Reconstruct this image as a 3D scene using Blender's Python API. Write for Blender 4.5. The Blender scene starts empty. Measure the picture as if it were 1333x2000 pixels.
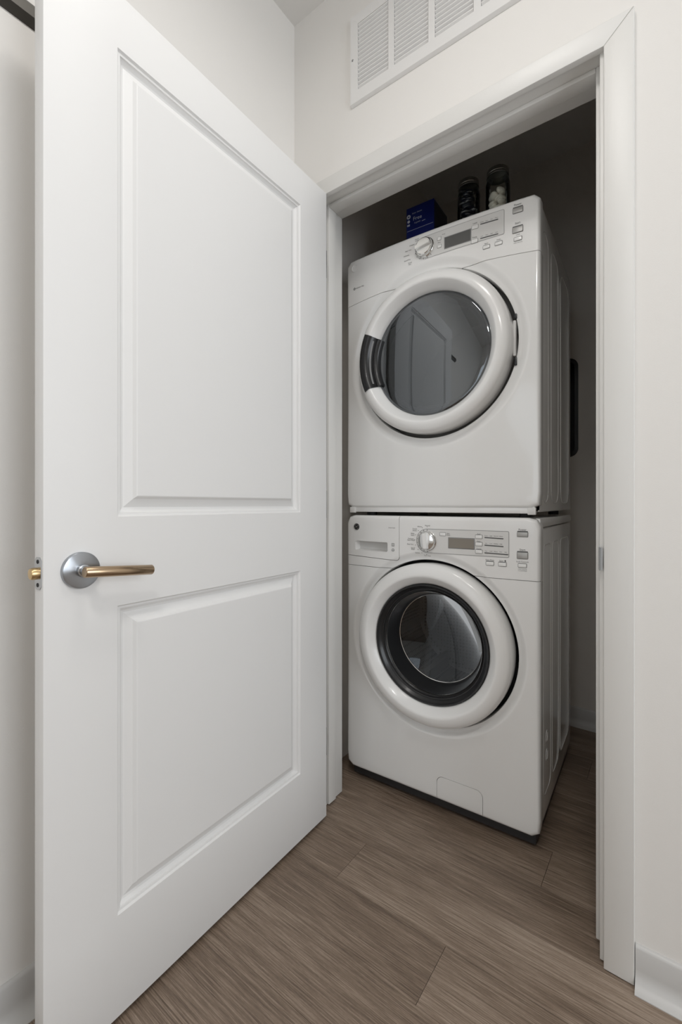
import bpy, bmesh, math, random
from mathutils import Vector, Matrix
random.seed(7)
S = bpy.context.scene
COL = S.collection
PI = math.pi

# ------------------------------------------------------------------ camera
cam_d = bpy.data.cameras.new('camera')
cam = bpy.data.objects.new('camera', cam_d); COL.objects.link(cam)
cam.location = (0.0, -1.153, 1.03)
cam.rotation_euler = (PI/2, 0, math.radians(36.6))
cam_d.sensor_fit = 'VERTICAL'; cam_d.sensor_height = 36.0
cam_d.lens = 870/2000*36.0
cam_d.shift_y = -15/2000
cam_d.clip_start = 0.02
S.camera = cam

# ------------------------------------------------------------------ world, lights, exposure
W = bpy.data.worlds.new('world'); S.world = W
W.use_nodes = True
bg = W.node_tree.nodes['Background']
bg.inputs[0].default_value = (0.78, 0.88, 1.0, 1); bg.inputs[1].default_value = 1.0

LAMP = (-0.27, -0.74)          # flush ceiling light just above the camera
def area(name, loc, rot, size, size_y, power, color, shape='RECTANGLE'):
    d = bpy.data.lights.new(name, 'AREA'); d.shape = shape
    d.size = size; d.size_y = size_y; d.energy = power; d.color = color
    o = bpy.data.objects.new(name, d); COL.objects.link(o)
    o.location = loc; o.rotation_euler = rot
    return o
area('ceiling_lamp_light', (LAMP[0], LAMP[1], 2.60), (0, 0, 0), 0.30, 0.30, 3.5, (1.0, 0.98, 0.955), 'DISK')
area('hall_fill_light', (0.25, -1.65, 2.60), (0, 0, 0), 0.30, 0.30, 9.5, (1.0, 0.98, 0.955), 'DISK')  # added fill light farther back in the hall, evens out the brightness
# daylight entering through the window of the room behind the camera
area('window_daylight', (2.34, -0.95, 1.45), (PI/2, 0, PI/2), 1.35, 1.6, 29.0, (0.915, 0.955, 1.0))
# fill light added straight behind the camera to brighten the appliances
area('fill_light_behind', (-0.30, -3.34, 1.50), (PI/2, 0, 0), 1.1, 1.5, 3.0, (1.0, 0.985, 0.965))
S.view_settings.view_transform = 'Standard'
S.view_settings.look = 'None'
S.view_settings.gamma = 1.0
S.view_settings.use_curve_mapping = False
S.view_settings.exposure = 0.10
S.cycles.max_bounces = 10
S.cycles.diffuse_bounces = 5
S.cycles.transparent_max_bounces = 16

# ------------------------------------------------------------------ materials
def mat(name, col, rough=0.5, metal=0.0, coat=0.0, bump=0.0, bscale=200.0, spec=0.5, stretch=None, vary=0.0):
    m = bpy.data.materials.new(name); m.use_nodes = True
    nt = m.node_tree; b = nt.nodes['Principled BSDF']
    b.inputs['Base Color'].default_value = (*col, 1)
    b.inputs['Roughness'].default_value = rough
    b.inputs['Metallic'].default_value = metal
    b.inputs['Specular IOR Level'].default_value = spec
    b.inputs['Coat Weight'].default_value = coat
    b.inputs['Coat Roughness'].default_value = 0.05
    tc = nt.nodes.new('ShaderNodeTexCoord'); mp = nt.nodes.new('ShaderNodeMapping')
    nt.links.new(tc.outputs['Object'], mp.inputs[0])
    if stretch: mp.inputs['Scale'].default_value = stretch
    nz = nt.nodes.new('ShaderNodeTexNoise'); nz.inputs['Scale'].default_value = bscale
    nz.inputs['Detail'].default_value = 3
    nt.links.new(mp.outputs[0], nz.inputs['Vector'])
    if bump > 0:
        bp = nt.nodes.new('ShaderNodeBump'); bp.inputs['Strength'].default_value = bump
        bp.inputs['Distance'].default_value = 0.001
        nt.links.new(nz.outputs['Fac'], bp.inputs['Height']); nt.links.new(bp.outputs[0], b.inputs['Normal'])
    if vary > 0:
        mx = nt.nodes.new('ShaderNodeMix'); mx.data_type = 'RGBA'
        mx.inputs[6].default_value = (*[c*(1-vary) for c in col], 1)
        mx.inputs[7].default_value = (*[min(1, c*(1+vary)) for c in col], 1)
        nt.links.new(nz.outputs['Fac'], mx.inputs[0]); nt.links.new(mx.outputs[2], b.inputs['Base Color'])
    return m

M = {}
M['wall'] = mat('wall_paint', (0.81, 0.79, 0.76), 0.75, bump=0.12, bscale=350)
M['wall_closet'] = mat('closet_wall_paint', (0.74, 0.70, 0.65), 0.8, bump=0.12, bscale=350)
M['ceiling'] = mat('ceiling_paint', (0.78, 0.765, 0.74), 0.9, bump=0.1, bscale=300)
M['trim'] = mat('trim_paint', (0.74, 0.73, 0.705), 0.40, bump=0.3, bscale=90, stretch=(1, 1, 0.12))
M['door'] = mat('door_paint', (0.80, 0.795, 0.785), 0.50, bump=0.05, bscale=250)
M['cove'] = mat('rubber_cove', (0.55, 0.54, 0.525), 0.32, bump=0.03)
M['enamel'] = mat('white_enamel', (0.87, 0.87, 0.86), 0.16, coat=0.5, bump=0.015, bscale=60)
M['plastic'] = mat('white_plastic', (0.87, 0.868, 0.857), 0.24, coat=0.2, bump=0.02, bscale=400)
M['inset'] = mat('silver_grey_plastic', (0.73, 0.725, 0.71), 0.35, bump=0.02, bscale=400)
M['outline'] = mat('grey_outline', (0.25, 0.25, 0.25), 0.4)
M['button'] = mat('grey_button', (0.46, 0.455, 0.44), 0.36, metal=0.35)
M['lettering'] = mat('dark_grey_print', (0.09, 0.09, 0.09), 0.5)
M['black'] = mat('black_plastic', (0.012, 0.012, 0.013), 0.30, coat=0.08, bump=0.02, bscale=150)
M['bowlwall'] = mat('black_bowl_wall', (0.012, 0.012, 0.013), 0.30, spec=0.35, bump=0.02)
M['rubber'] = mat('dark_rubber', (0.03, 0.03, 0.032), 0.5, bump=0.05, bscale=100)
M['chrome'] = mat('chrome', (0.80, 0.80, 0.79), 0.12, metal=1.0, bump=0.01)
M['steel'] = mat('satin_steel', (0.50, 0.51, 0.52), 0.27, metal=1.0, bump=0.03, bscale=500)
M['rose'] = mat('turned_steel', (0.42, 0.44, 0.47), 0.30, metal=1.0)
_nt = M['rose'].node_tree; _tg = _nt.nodes.new('ShaderNodeTangent'); _tg.direction_type = 'RADIAL'; _tg.axis = 'Y'
_b = _nt.nodes['Principled BSDF']; _b.inputs['Anisotropic'].default_value = 0.85; _b.inputs['Anisotropic Rotation'].default_value = 0.25; _nt.links.new(_tg.outputs[0], _b.inputs['Tangent'])
M['nickel'] = mat('satin_nickel', (0.46, 0.34, 0.225), 0.27, metal=1.0, bump=0.04, bscale=300, stretch=(0.05, 1, 1))
M['brass'] = mat('brass_bolt', (0.62, 0.45, 0.24), 0.3, metal=1.0, bump=0.02)
M['rail'] = mat('dark_bronze_rail', (0.075, 0.07, 0.062), 0.4, metal=0.6, bump=0.03)
M['vent'] = mat('white_vent_metal', (0.80, 0.79, 0.775), 0.4, bump=0.02)
M['ductblack'] = mat('black_duct_box', (0.008, 0.008, 0.008), 0.45, bump=0.05)
M['gap'] = mat('dark_gap', (0.02, 0.02, 0.02), 0.8)
M['lcd_w'] = mat('washer_lcd', (0.23, 0.205, 0.17), 0.15, coat=0.5)
M['lcd_d'] = mat('dryer_lcd', (0.10, 0.10, 0.098), 0.12, coat=0.5)
M['blue'] = mat('blue_carton', (0.006, 0.014, 0.13), 0.35, vary=0.15, bscale=12)
M['navy'] = mat('navy_carton_side', (0.008, 0.010, 0.03), 0.4, vary=0.5, bscale=40)
M['whiteprint'] = mat('white_print', (0.62, 0.64, 0.70), 0.5)
M['pod_white'] = mat('white_pod', (0.80, 0.76, 0.68), 0.55, vary=0.12, bscale=60)
M['pod_dark'] = mat('navy_pod', (0.008, 0.010, 0.02), 0.15, coat=0.8, vary=0.5, bscale=30)
M['lid'] = mat('zinc_lid', (0.30, 0.29, 0.27), 0.35, metal=1.0, bump=0.03)
M['drumwhite'] = mat('dryer_drum', (0.50, 0.49, 0.47), 0.45)
M['lampglass'] = mat('lamp_diffuser', (0.9, 0.88, 0.85), 0.4)
lb = M['lampglass'].node_tree.nodes['Principled BSDF']
lb.inputs['Emission Color'].default_value = (1, .93, .84, 1); lb.inputs['Emission Strength'].default_value = 2.2

def thin_glass(name, tint, ior=1.5, rough=0.0):
    m = bpy.data.materials.new(name); m.use_nodes = True
    nt = m.node_tree; nt.nodes.clear()
    out = nt.nodes.new('ShaderNodeOutputMaterial'); mix = nt.nodes.new('ShaderNodeMixShader')
    tr = nt.nodes.new('ShaderNodeBsdfTransparent'); tr.inputs[0].default_value = (*tint, 1)
    gl = nt.nodes.new('ShaderNodeBsdfGlossy'); gl.inputs['Roughness'].default_value = rough
    gl.inputs['Color'].default_value = (0.9, 0.95, 1.0, 1)
    fr = nt.nodes.new('ShaderNodeFresnel'); fr.inputs[0].default_value = ior
    nt.links.new(fr.outputs[0], mix.inputs[0]); nt.links.new(tr.outputs[0], mix.inputs[1])
    nt.links.new(gl.outputs[0], mix.inputs[2]); nt.links.new(mix.outputs[0], out.inputs[0])
    return m
M['glass_dark'] = thin_glass('tinted_door_glass', (0.34, 0.33, 0.31), 2.4)
M['glass_bowl'] = thin_glass('washer_bowl_glass', (0.20, 0.20, 0.20), 1.62)
M['glass_jar'] = thin_glass('jar_glass', (0.93, 0.95, 0.93), 1.45)
M['glass_pane'] = thin_glass('window_pane_glass', (0.97, 0.98, 0.97), 1.45)

def perforated(name, col, scale, axes):
    m = mat(name, col, 0.3, metal=0.9)
    nt = m.node_tree; b = nt.nodes['Principled BSDF']
    tc = nt.nodes.new('ShaderNodeTexCoord'); vo = nt.nodes.new('ShaderNodeTexVoronoi')
    vo.inputs['Scale'].default_value = scale; vo.inputs['Randomness'].default_value = 0.15
    nt.links.new(tc.outputs['Object'], vo.inputs['Vector'])
    rp = nt.nodes.new('ShaderNodeValToRGB')
    rp.color_ramp.elements[0].position = 0.30; rp.color_ramp.elements[1].position = 0.36
    rp.color_ramp.elements[0].color = (0.02, 0.02, 0.02, 1); rp.color_ramp.elements[1].color = (*col, 1)
    nt.links.new(vo.outputs['Distance'], rp.inputs[0]); nt.links.new(rp.outputs[0], b.inputs['Base Color'])
    return m
M['drum'] = perforated('perforated_drum_steel', (0.36, 0.36, 0.37), 70, None)
M['bulkhead'] = perforated('perforated_dryer_plate', (0.58, 0.52, 0.42), 75, None)

def plank_material():
    m = bpy.data.materials.new('vinyl_plank'); m.use_nodes = True
    nt = m.node_tree; b = nt.nodes['Principled BSDF']; L = nt.links
    tc = nt.nodes.new('ShaderNodeTexCoord'); oi = nt.nodes.new('ShaderNodeObjectInfo')
    # every plank takes its own piece of the pattern
    sh = nt.nodes.new('ShaderNodeVectorMath'); sh.operation = 'SCALE'; sh.inputs[3].default_value = 37.0
    cb = nt.nodes.new('ShaderNodeCombineXYZ')
    L.new(oi.outputs['Random'], cb.inputs[0]); L.new(oi.outputs['Random'], cb.inputs[1]); L.new(oi.outputs['Random'], cb.inputs[2])
    L.new(cb.outputs[0], sh.inputs[0])
    ad = nt.nodes.new('ShaderNodeVectorMath'); ad.operation = 'ADD'
    L.new(tc.outputs['Object'], ad.inputs[0]); L.new(sh.outputs[0], ad.inputs[1])
    def noise(sx, sy, scale, detail, rough=0.6, dist=0.0):
        mp = nt.nodes.new('ShaderNodeMapping'); mp.inputs['Scale'].default_value = (sx, sy, 1)
        L.new(ad.outputs[0], mp.inputs[0])
        n = nt.nodes.new('ShaderNodeTexNoise'); n.inputs['Scale'].default_value = scale
        n.inputs['Detail'].default_value = detail; n.inputs['Roughness'].default_value = rough
        n.inputs['Distortion'].default_value = dist
        L.new(mp.outputs[0], n.inputs['Vector']); return n
    fine = noise(0.022, 1.0, 400, 4, 0.7)      # fine straight grain
    mid = noise(0.03, 1.0, 60, 3, 0.6)
    wide = noise(0.16, 1.0, 9, 3, 0.55)         # slow cathedral shading
    fleck = noise(0.12, 1.0, 900, 2, 0.7)
    def madd(a, b_, k):
        n = nt.nodes.new('ShaderNodeMath'); n.operation = 'MULTIPLY_ADD'; n.inputs[1].default_value = k
        L.new(a, n.inputs[0]); L.new(b_, n.inputs[2]); return n
    z = nt.nodes.new('ShaderNodeValue'); z.outputs[0].default_value = 0.0
    s1 = madd(fine.outputs['Fac'], z.outputs[0], 0.74)
    s2 = madd(mid.outputs['Fac'], s1.outputs[0], 0.17)
    s3 = madd(wide.outputs['Fac'], s2.outputs[0], 0.26)
    s4 = madd(fleck.outputs['Fac'], s3.outputs[0], 0.14)
    s5 = madd(oi.outputs['Random'], s4.outputs[0], 0.05)
    rp = nt.nodes.new('ShaderNodeValToRGB'); e = rp.color_ramp.elements
    e[0].position = 0.49; e[0].color = (0.072, 0.048, 0.034, 1)
    e[1].position = 0.86; e[1].color = (0.395, 0.312, 0.245, 1)
    k = e.new(0.67); k.color = (0.205, 0.149, 0.108, 1)
    L.new(s5.outputs[0], rp.inputs[0]); L.new(rp.outputs[0], b.inputs['Base Color'])
    b.inputs['Roughness'].default_value = 0.48
    bp = nt.nodes.new('ShaderNodeBump'); bp.inputs['Strength'].default_value = 0.35; bp.inputs['Distance'].default_value = 0.001
    L.new(s4.outputs[0], bp.inputs['Height']); L.new(bp.outputs[0], b.inputs['Normal'])
    return m
M['plank'] = plank_material()

# ------------------------------------------------------------------ mesh helpers
def finish(bm, smooth=True, ang=0.6, recalc=True):
    if recalc: bmesh.ops.recalc_face_normals(bm, faces=bm.faces[:])
    if smooth:
        for f in bm.faces: f.smooth = True
        for e in bm.edges:
            if len(e.link_faces) != 2 or e.calc_face_angle(0) > ang: e.smooth = False

def obj(name, bm, material, parent=None, smooth=True, ang=0.6, recalc=True, label=None):
    finish(bm, smooth, ang, recalc)
    me = bpy.data.meshes.new(name); bm.to_mesh(me); bm.free()
    for m_ in (material if isinstance(material, (list, tuple)) else [material]): me.materials.append(m_)
    o = bpy.data.objects.new(name, me); COL.objects.link(o)
    if parent is not None: o.parent = parent
    if label: o['label'] = label
    return o

def tag(o, label=None, cat=None, group=None, kind=None):
    if label: o['label'] = label
    if cat: o['category'] = cat
    if group: o['group'] = group
    if kind: o['kind'] = kind
    return o

def empty(name, loc, rz=0.0):
    o = bpy.data.objects.new(name, None); COL.objects.link(o)
    o.location = loc; o.rotation_euler = (0, 0, rz); o.empty_display_size = 0.1
    return o

def box(bm, x0, x1, y0, y1, z0, z1, bev=0.0, seg=2):
    r = bmesh.ops.create_cube(bm, size=1.0)
    vs = r['verts']
    for v in vs:
        v.co = Vector(((x0+x1)/2+v.co.x*(x1-x0), (y0+y1)/2+v.co.y*(y1-y0), (z0+z1)/2+v.co.z*(z1-z0)))
    if bev > 0:
        es = list({e for v in vs for e in v.link_edges})
        bmesh.ops.bevel(bm, geom=es, offset=bev, segments=seg, profile=0.5, affect='EDGES')
def boxm(*a, **k):
    bm = bmesh.new(); box(bm, *a, **k); return bm

def extrude_profile(bm, pts, axis, a0, a1):
    """closed profile of (u,v) pairs swept along axis 'x' (u=y,v=z), 'y' (u=x,v=z) or 'z' (u=x,v=y)"""
    def P(u, v, a):
        return {'x': (a, u, v), 'y': (u, a, v), 'z': (u, v, a)}[axis]
    A = [bm.verts.new(P(u, v, a0)) for u, v in pts]; B = [bm.verts.new(P(u, v, a1)) for u, v in pts]
    n = len(pts)
    for i in range(n): bm.faces.new((A[i], A[(i+1) % n], B[(i+1) % n], B[i]))
    bm.faces.new(A); bm.faces.new(list(reversed(B)))

def revolve(bm, prof, n=96, center=(0, 0), a0=0.0, a1=2*PI, close=False):
    """profile of (r, y) about the y axis through (cx, cz)"""
    full = abs(a1-a0-2*PI) < 1e-6
    m = n if full else n+1
    rows = []
    for r, y in prof:
        if r < 1e-7: rows.append([bm.verts.new((center[0], y, center[1]))]); continue
        rows.append([bm.verts.new((center[0]+r*math.cos(a0+(a1-a0)*i/n), y, center[1]+r*math.sin(a0+(a1-a0)*i/n))) for i in range(m)])
    pairs = list(zip(rows[:-1], rows[1:]))
    if close: pairs.append((rows[-1], rows[0]))
    for R0, R1 in pairs:
        k = n
        for i in range(k):
            j = (i+1) % m
            if len(R0) == 1 and len(R1) == 1: break
            if len(R0) == 1: bm.faces.new((R0[0], R1[i], R1[j]))
            elif len(R1) == 1: bm.faces.new((R0[i], R0[j], R1[0]))
            else: bm.faces.new((R0[i], R0[j], R1[j], R1[i]))
    if not full and not close: pass
    if not full:
        try:
            bm.faces.new([R[0] for R in rows]); bm.faces.new([R[-1] for R in reversed(rows)])
        except Exception: pass

def tube(bm, pts, r, n=10, closed=False, caps=True):
    rings = []
    N = len(pts); P = [Vector(p) for p in pts]
    for i in range(N):
        a = P[(i-1) % N] if (closed or i > 0) else P[i]; b = P[(i+1) % N] if (closed or i < N-1) else P[i]
        t = (b-a).normalized()
        up = Vector((0, 0, 1)) if abs(t.z) < 0.9 else Vector((1, 0, 0))
        u = t.cross(up).normalized(); v = t.cross(u)
        rr = r[i] if isinstance(r, (list, tuple)) else r
        rings.append([bm.verts.new(P[i]+rr*(math.cos(2*PI*k/n)*u+math.sin(2*PI*k/n)*v)) for k in range(n)])
    for i in range(N if closed else N-1):
        A, B = rings[i], rings[(i+1) % N]
        for k in range(n): bm.faces.new((A[k], A[(k+1) % n], B[(k+1) % n], B[k]))
    if caps and not closed:
        bm.faces.new(rings[0]); bm.faces.new(list(reversed(rings[-1])))

# ================================================================== SETTING
WT = 0.115                    # wall thickness of the closet front wall
XL, XR = -1.06, 2.40          # hall left / right wall faces
YB = -3.40                    # wall behind the camera
CEIL = 2.70
OX0, OX1, OZ = -0.958, -0.118, 2.062     # rough opening
CYB = 1.18                    # closet back wall
CXL, CXR = -1.075, 0.06

def struct(name, bm, m, label, cat, **k):
    o = obj(name, bm, m, **k); tag(o, label, cat, kind='structure'); return o

# floor with its planks
bm = boxm(-1.25, XR+0.1, YB-0.1, CYB+0.1, -0.08, -0.0045)
floor = struct('floor', bm, M['gap'], 'brown wood look plank floor running from the hall into the closet', 'floor', smooth=False)
PW, PL = 0.1524, 1.22
known = {-2: -0.423, -1: -0.744, 1: -0.283}
plank_meshes = {}
def plank_mesh(x0, x1, y0, y1):
    key = (round(x1-x0, 4), round(y1-y0, 4))
    if key not in plank_meshes:
        bm = boxm(-key[0]/2+.0004, key[0]/2-.0004, -key[1]/2+.0002, key[1]/2-.0002, -0.0045, 0.0)
        es = [e for e in bm.edges if all(v.co.z > -1e-5 for v in e.verts)]
        bmesh.ops.bevel(bm, geom=es, offset=0.0005, segments=1, affect='EDGES')
        finish(bm, False); me = bpy.data.meshes.new('plank'); bm.to_mesh(me); bm.free()
        me.materials.append(M['plank']); plank_meshes[key] = me
    return plank_meshes[key]
row = -23
while True:
    y0 = -0.0215+row*PW; y1 = y0+PW
    if y0 > CYB: break
    if y1 > YB:
        ph = known.get(row, None)
        if ph is None: ph = {0: -1.10, 2: -0.02, 3: -0.55, -3: -0.06, -4: -0.95}.get(row, (row*0.437) % PL)
        x = ph-3*PL
        while x < XR:
            xa, xb = max(x, -1.2), min(x+PL, XR)
            ya, yb = max(y0, YB), min(y1, CYB)
            if xb-xa > 0.01 and yb-ya > 0.005:
                me = plank_mesh(xa, xb, ya, yb)
                o = bpy.data.objects.new('plank', me); COL.objects.link(o)
                o.location = ((xa+xb)/2, (ya+yb)/2, 0.0); o.parent = floor
            x += PL
    row += 1

# closet front wall with the doorway
bm = bmesh.new()
box(bm, XL-0.10, OX0, 0, WT, 0, CEIL); box(bm, OX1, XR, 0, WT, 0, CEIL); box(bm, OX0, OX1, 0, WT, OZ, CEIL)
struct('wall_back', bm, M['wall'], 'warm white wall around the laundry closet doorway', 'wall', smooth=False)
struct('wall_left', boxm(XL-0.10, XL, YB, 0, 0, CEIL), M['wall'], 'white wall behind the open door at the left', 'wall', smooth=False)
struct('ceiling', boxm(-1.25, XR+0.1, YB-0.1, CYB+0.1, CEIL, CEIL+0.1), M['ceiling'], 'pale ceiling in the top corner above the closet', 'ceiling', smooth=False)
# wall behind the camera, and the window wall at the right, both out of view
wx0, wx1, vz0, vz1 = -0.90, 0.30, 0.70, 2.30  # opening of the window added for frontal fill light
bm = bmesh.new()
box(bm, -1.16, wx0, YB-0.1, YB, 0, CEIL); box(bm, wx1, XR+.1, YB-0.1, YB, 0, CEIL)
box(bm, wx0, wx1, YB-0.1, YB, 0, vz0); box(bm, wx0, wx1, YB-0.1, YB, vz1, CEIL)
struct('wall_front', bm, M['wall'], 'white wall behind the camera with an added window', 'wall', smooth=False)
wf = bmesh.new()
for a in ((wx0, wx0+.05, vz0, vz1), (wx1-.05, wx1, vz0, vz1), (wx0, wx1, vz0, vz0+.05), (wx0, wx1, vz1-.05, vz1), ((wx0+wx1)/2-.02, (wx0+wx1)/2+.02, vz0, vz1)):
    box(wf, a[0], a[1], YB-0.09, YB-0.03, a[2], a[3])
win = struct('fill_window', wf, M['trim'], 'unseen white window added behind the camera for fill light', 'window', smooth=False)
obj('pane', boxm(wx0+.05, wx1-.05, YB-0.066, YB-0.06, vz0+.05, vz1-.05), M['glass_pane'], win, smooth=False)
wy0, wy1, wz0, wz1 = -1.70, -0.20, 0.60, 2.30
bm = bmesh.new()
box(bm, XR, XR+.1, YB, wy0, 0, CEIL); box(bm, XR, XR+.1, wy1, WT, 0, CEIL)
box(bm, XR, XR+.1, wy0, wy1, 0, wz0); box(bm, XR, XR+.1, wy0, wy1, wz1, CEIL)
struct('wall_right', bm, M['wall'], 'white wall with a window out of view at the right', 'wall', smooth=False)
wf = bmesh.new()
for a in ((wy0, wy0+.05, wz0, wz1), (wy1-.05, wy1, wz0, wz1), (wy0, wy1, wz0, wz0+.05), (wy0, wy1, wz1-.05, wz1), ((wy0+wy1)/2-.02, (wy0+wy1)/2+.02, wz0, wz1)):
    box(wf, XR+0.03, XR+0.09, a[0], a[1], a[2], a[3])
win = struct('window_1', wf, M['trim'], 'white window out of view at the right', 'window', smooth=False)
obj('pane', boxm(XR+.06, XR+.066, wy0+.05, wy1-.05, wz0+.05, wz1-.05), M['glass_pane'], win, smooth=False)

# closet shell: back wall has the recess for the vent box
VX0, VX1, VZ0, VZ1 = -0.62, -0.362, 1.265, 1.705
bm = bmesh.new()
box(bm, CXL-.1, VX0, CYB, CYB+.1, 0, CEIL); box(bm, VX1, CXR+.1, CYB, CYB+.1, 0, CEIL)
box(bm, VX0, VX1, CYB, CYB+.1, 0, VZ0); box(bm, VX0, VX1, CYB, CYB+.1, VZ1, CEIL)
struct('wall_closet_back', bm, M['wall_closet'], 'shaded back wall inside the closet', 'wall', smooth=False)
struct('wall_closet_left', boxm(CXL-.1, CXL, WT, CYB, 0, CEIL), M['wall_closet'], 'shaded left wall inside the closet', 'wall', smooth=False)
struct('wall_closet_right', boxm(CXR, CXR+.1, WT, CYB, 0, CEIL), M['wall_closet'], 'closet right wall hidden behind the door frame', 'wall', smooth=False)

# cove base
def cove(name, pts_fn, label, axis, a0, a1):
    bm = bmesh.new()
    prof = [(0, 0.0835), (0.003, 0.0835), (0.0085, 0.077), (0.0085, 0.034), (0.0105, 0.024), (0.0155, 0.014), (0.024, 0.006), (0.036, 0.0018), (0.036, 0.0), (0, 0)]
    extrude_profile(bm, [pts_fn(u, v) for u, v in prof], axis, a0, a1)
    return struct(name, bm, M['cove'], label, 'baseboard', ang=0.9)
cove('baseboard_back', lambda u, v: (-u, v), 'grey cove base on the wall right of the door frame', 'x', -0.0625, XR)
cove('baseboard_left', lambda u, v: (XL+u, v), 'grey cove base along the wall behind the open door', 'y', YB, -0.02)
cove('baseboard_closet', lambda u, v: (CYB-u, v), 'dark grey cove base at the back of the closet', 'x', CXL, CXR)

# door frame: casings, jambs, stops
trim = empty('trim_1', (-0.538, 0, 0)); tag(trim, 'white painted frame around the closet doorway', 'door frame', kind='structure')
def tr(name, bm, m=M['trim'], **k):
    for v in bm.verts: v.co.x += 0.538
    return obj(name, bm, m, trim, **k)
CI0, CI1, CO0, CO1, CZI, CZO = -0.958, -0.121, -1.012, -0.064, 2.044, 2.097
def casing(quad, yf=-0.0155):
    bm = bmesh.new()
    A = [bm.verts.new((x, 0.0, z)) for x, z in quad]; B = [bm.verts.new((x, yf, z)) for x, z in quad]
    n = len(quad)
    for i in range(n): bm.faces.new((A[i], A[(i+1) % n], B[(i+1) % n], B[i]))
    bm.faces.new(list(reversed(A))); f = bm.faces.new(B)
    bmesh.ops.recalc_face_normals(bm, faces=bm.faces[:])
    bmesh.ops.bevel(bm, geom=[e for e in f.edges], offset=0.003, segments=2, profile=0.5, affect='EDGES')
    return bm
tr('casing', casing([(CI1, 0.002), (CO1, 0.0), (CO1, CZO), (CI1, CZI)]))
tr('casing', casing([(CO0, 0.0), (CI0, 0.0), (CI0, CZI), (CO0, CZO)]))
tr('head_casing', casing([(CI0, CZI), (CI1, CZI), (CO1, CZO), (CO0, CZO)]))
JY1 = 0.128
tr('jamb', boxm(-0.130, OX1, 0.0, JY1, 0.006, OZ, bev=.0015))
tr('jamb', boxm(OX0, -0.946, 0.0, JY1, 0.004, OZ, bev=.0015))
tr('head_jamb', boxm(-0.946, -0.130, 0.0, JY1, 2.050, OZ, bev=.0015))
tr('door_stop', boxm(-0.142, -0.130, 0.037, 0.076, 0.016, 2.050, bev=.002))
tr('door_stop', boxm(-0.946, -0.934, 0.037, 0.076, 0.010, 2.050, bev=.002))
tr('head_stop', boxm(-0.934, -0.142, 0.037, 0.076, 2.038, 2.050, bev=.002))
# strike plate on the right jamb, with its curved lip
bm = bmesh.new(); box(bm, -0.1318, -0.1298, 0.004, 0.034, 0.880, 0.938, bev=.0008)
lip = [(-0.1318, 0.006), (-0.1312, -0.010), (-0.1262, -0.0175), (-0.1238, -0.0185), (-0.1225, -0.0165), (-0.1285, -0.008), (-0.1298, 0.006)]
extrude_profile(bm, lip, 'z', 0.884, 0.934)
tr('strike_plate', bm, M['steel'], label='satin steel strike plate')

# dark rail high on the wall behind the door
bm = bmesh.new(); extrude_profile(bm, [(XL, 2.010), (XL+.004, 2.010), (XL+.016, 2.022), (XL+.016, 2.044), (XL+.010, 2.052), (XL, 2.052)], 'y', -1.6, -0.2)
rail = obj('wall_rail', bm, M['rail']); tag(rail, 'dark metal rail fixed high on the wall behind the open door', 'rail')

# ceiling lamp (just above the picture)
lampo = empty('ceiling_light', (LAMP[0], LAMP[1], CEIL)); tag(lampo, 'round flush ceiling light above the closet doorway', 'ceiling light')
bm = bmesh.new()
for pr in ([(0.0, 0.0), (0.16, 0.0), (0.165, -0.02), (0.15, -0.03), (0.0, -0.03)],):
    rows = []
    for r, z in pr:
        rows.append([bm.verts.new((max(r, 1e-4)*math.cos(2*PI*i/48), max(r, 1e-4)*math.sin(2*PI*i/48), z)) for i in range(48)])
    for A, B in zip(rows[:-1], rows[1:]):
        for i in range(48): bm.faces.new((A[i], A[(i+1) % 48], B[(i+1) % 48], B[i]))
obj('lamp_base', bm, M['steel'], lampo)
bm = bmesh.new()
rows = []
for r, z in [(0.148, -0.03), (0.146, -0.055), (0.12, -0.078), (0.06, -0.088), (1e-4, -0.09)]:
    rows.append([bm.verts.new((r*math.cos(2*PI*i/48), r*math.sin(2*PI*i/48), z)) for i in range(48)])
for A, B in zip(rows[:-1], rows[1:]):
    for i in range(48): bm.faces.new((A[i], A[(i+1) % 48], B[(i+1) % 48], B[i]))
obj('diffuser', bm, M['lampglass'], lampo)

fill_lamp = lampo.copy(); COL.objects.link(fill_lamp); fill_lamp.location = (0.25, -1.65, CEIL)  # unseen fixture added to go with the hall fill light
fill_lamp['label'] = 'unseen round ceiling light added in the hall for fill'
for ch in list(lampo.children):
    c_ = ch.copy(); COL.objects.link(c_); c_.parent = fill_lamp
# ------------------------------------------------------------------ return air grille above the door
vent = empty('vent_grille', (-0.5355, 0, 2.4215)); tag(vent, 'white slatted return air grille on the wall above the doorway', 'vent')
vx, vz = -0.5355, 2.4215
def vp(name, bm, m=M['vent'], **k):
    for v in bm.verts: v.co.x -= vx; v.co.z -= vz
    return obj(name, bm, m, vent, **k)
cols = [(-0.784+i*0.1290, -0.674+i*0.1290) for i in range(4)]
z0, z1 = 2.320, 2.5245
FX0, FX1, FZ0, FZ1 = -0.812, -0.259, 2.286, 2.557
bm = bmesh.new()
def fr(x0, x1, za, zb): box(bm, x0, x1, -0.010, -0.0005, za, zb)
xs = [FX0]+[v for c in cols for v in c]+[FX1]
for i in range(0, 10, 2): fr(xs[i], xs[i+1], z0, z1)
fr(FX0, FX1, FZ0, z0); fr(FX0, FX1, z1, FZ1)
bmesh.ops.remove_doubles(bm, verts=bm.verts[:], dist=1e-5)
vp('grille_frame', bm, smooth=False)
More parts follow.
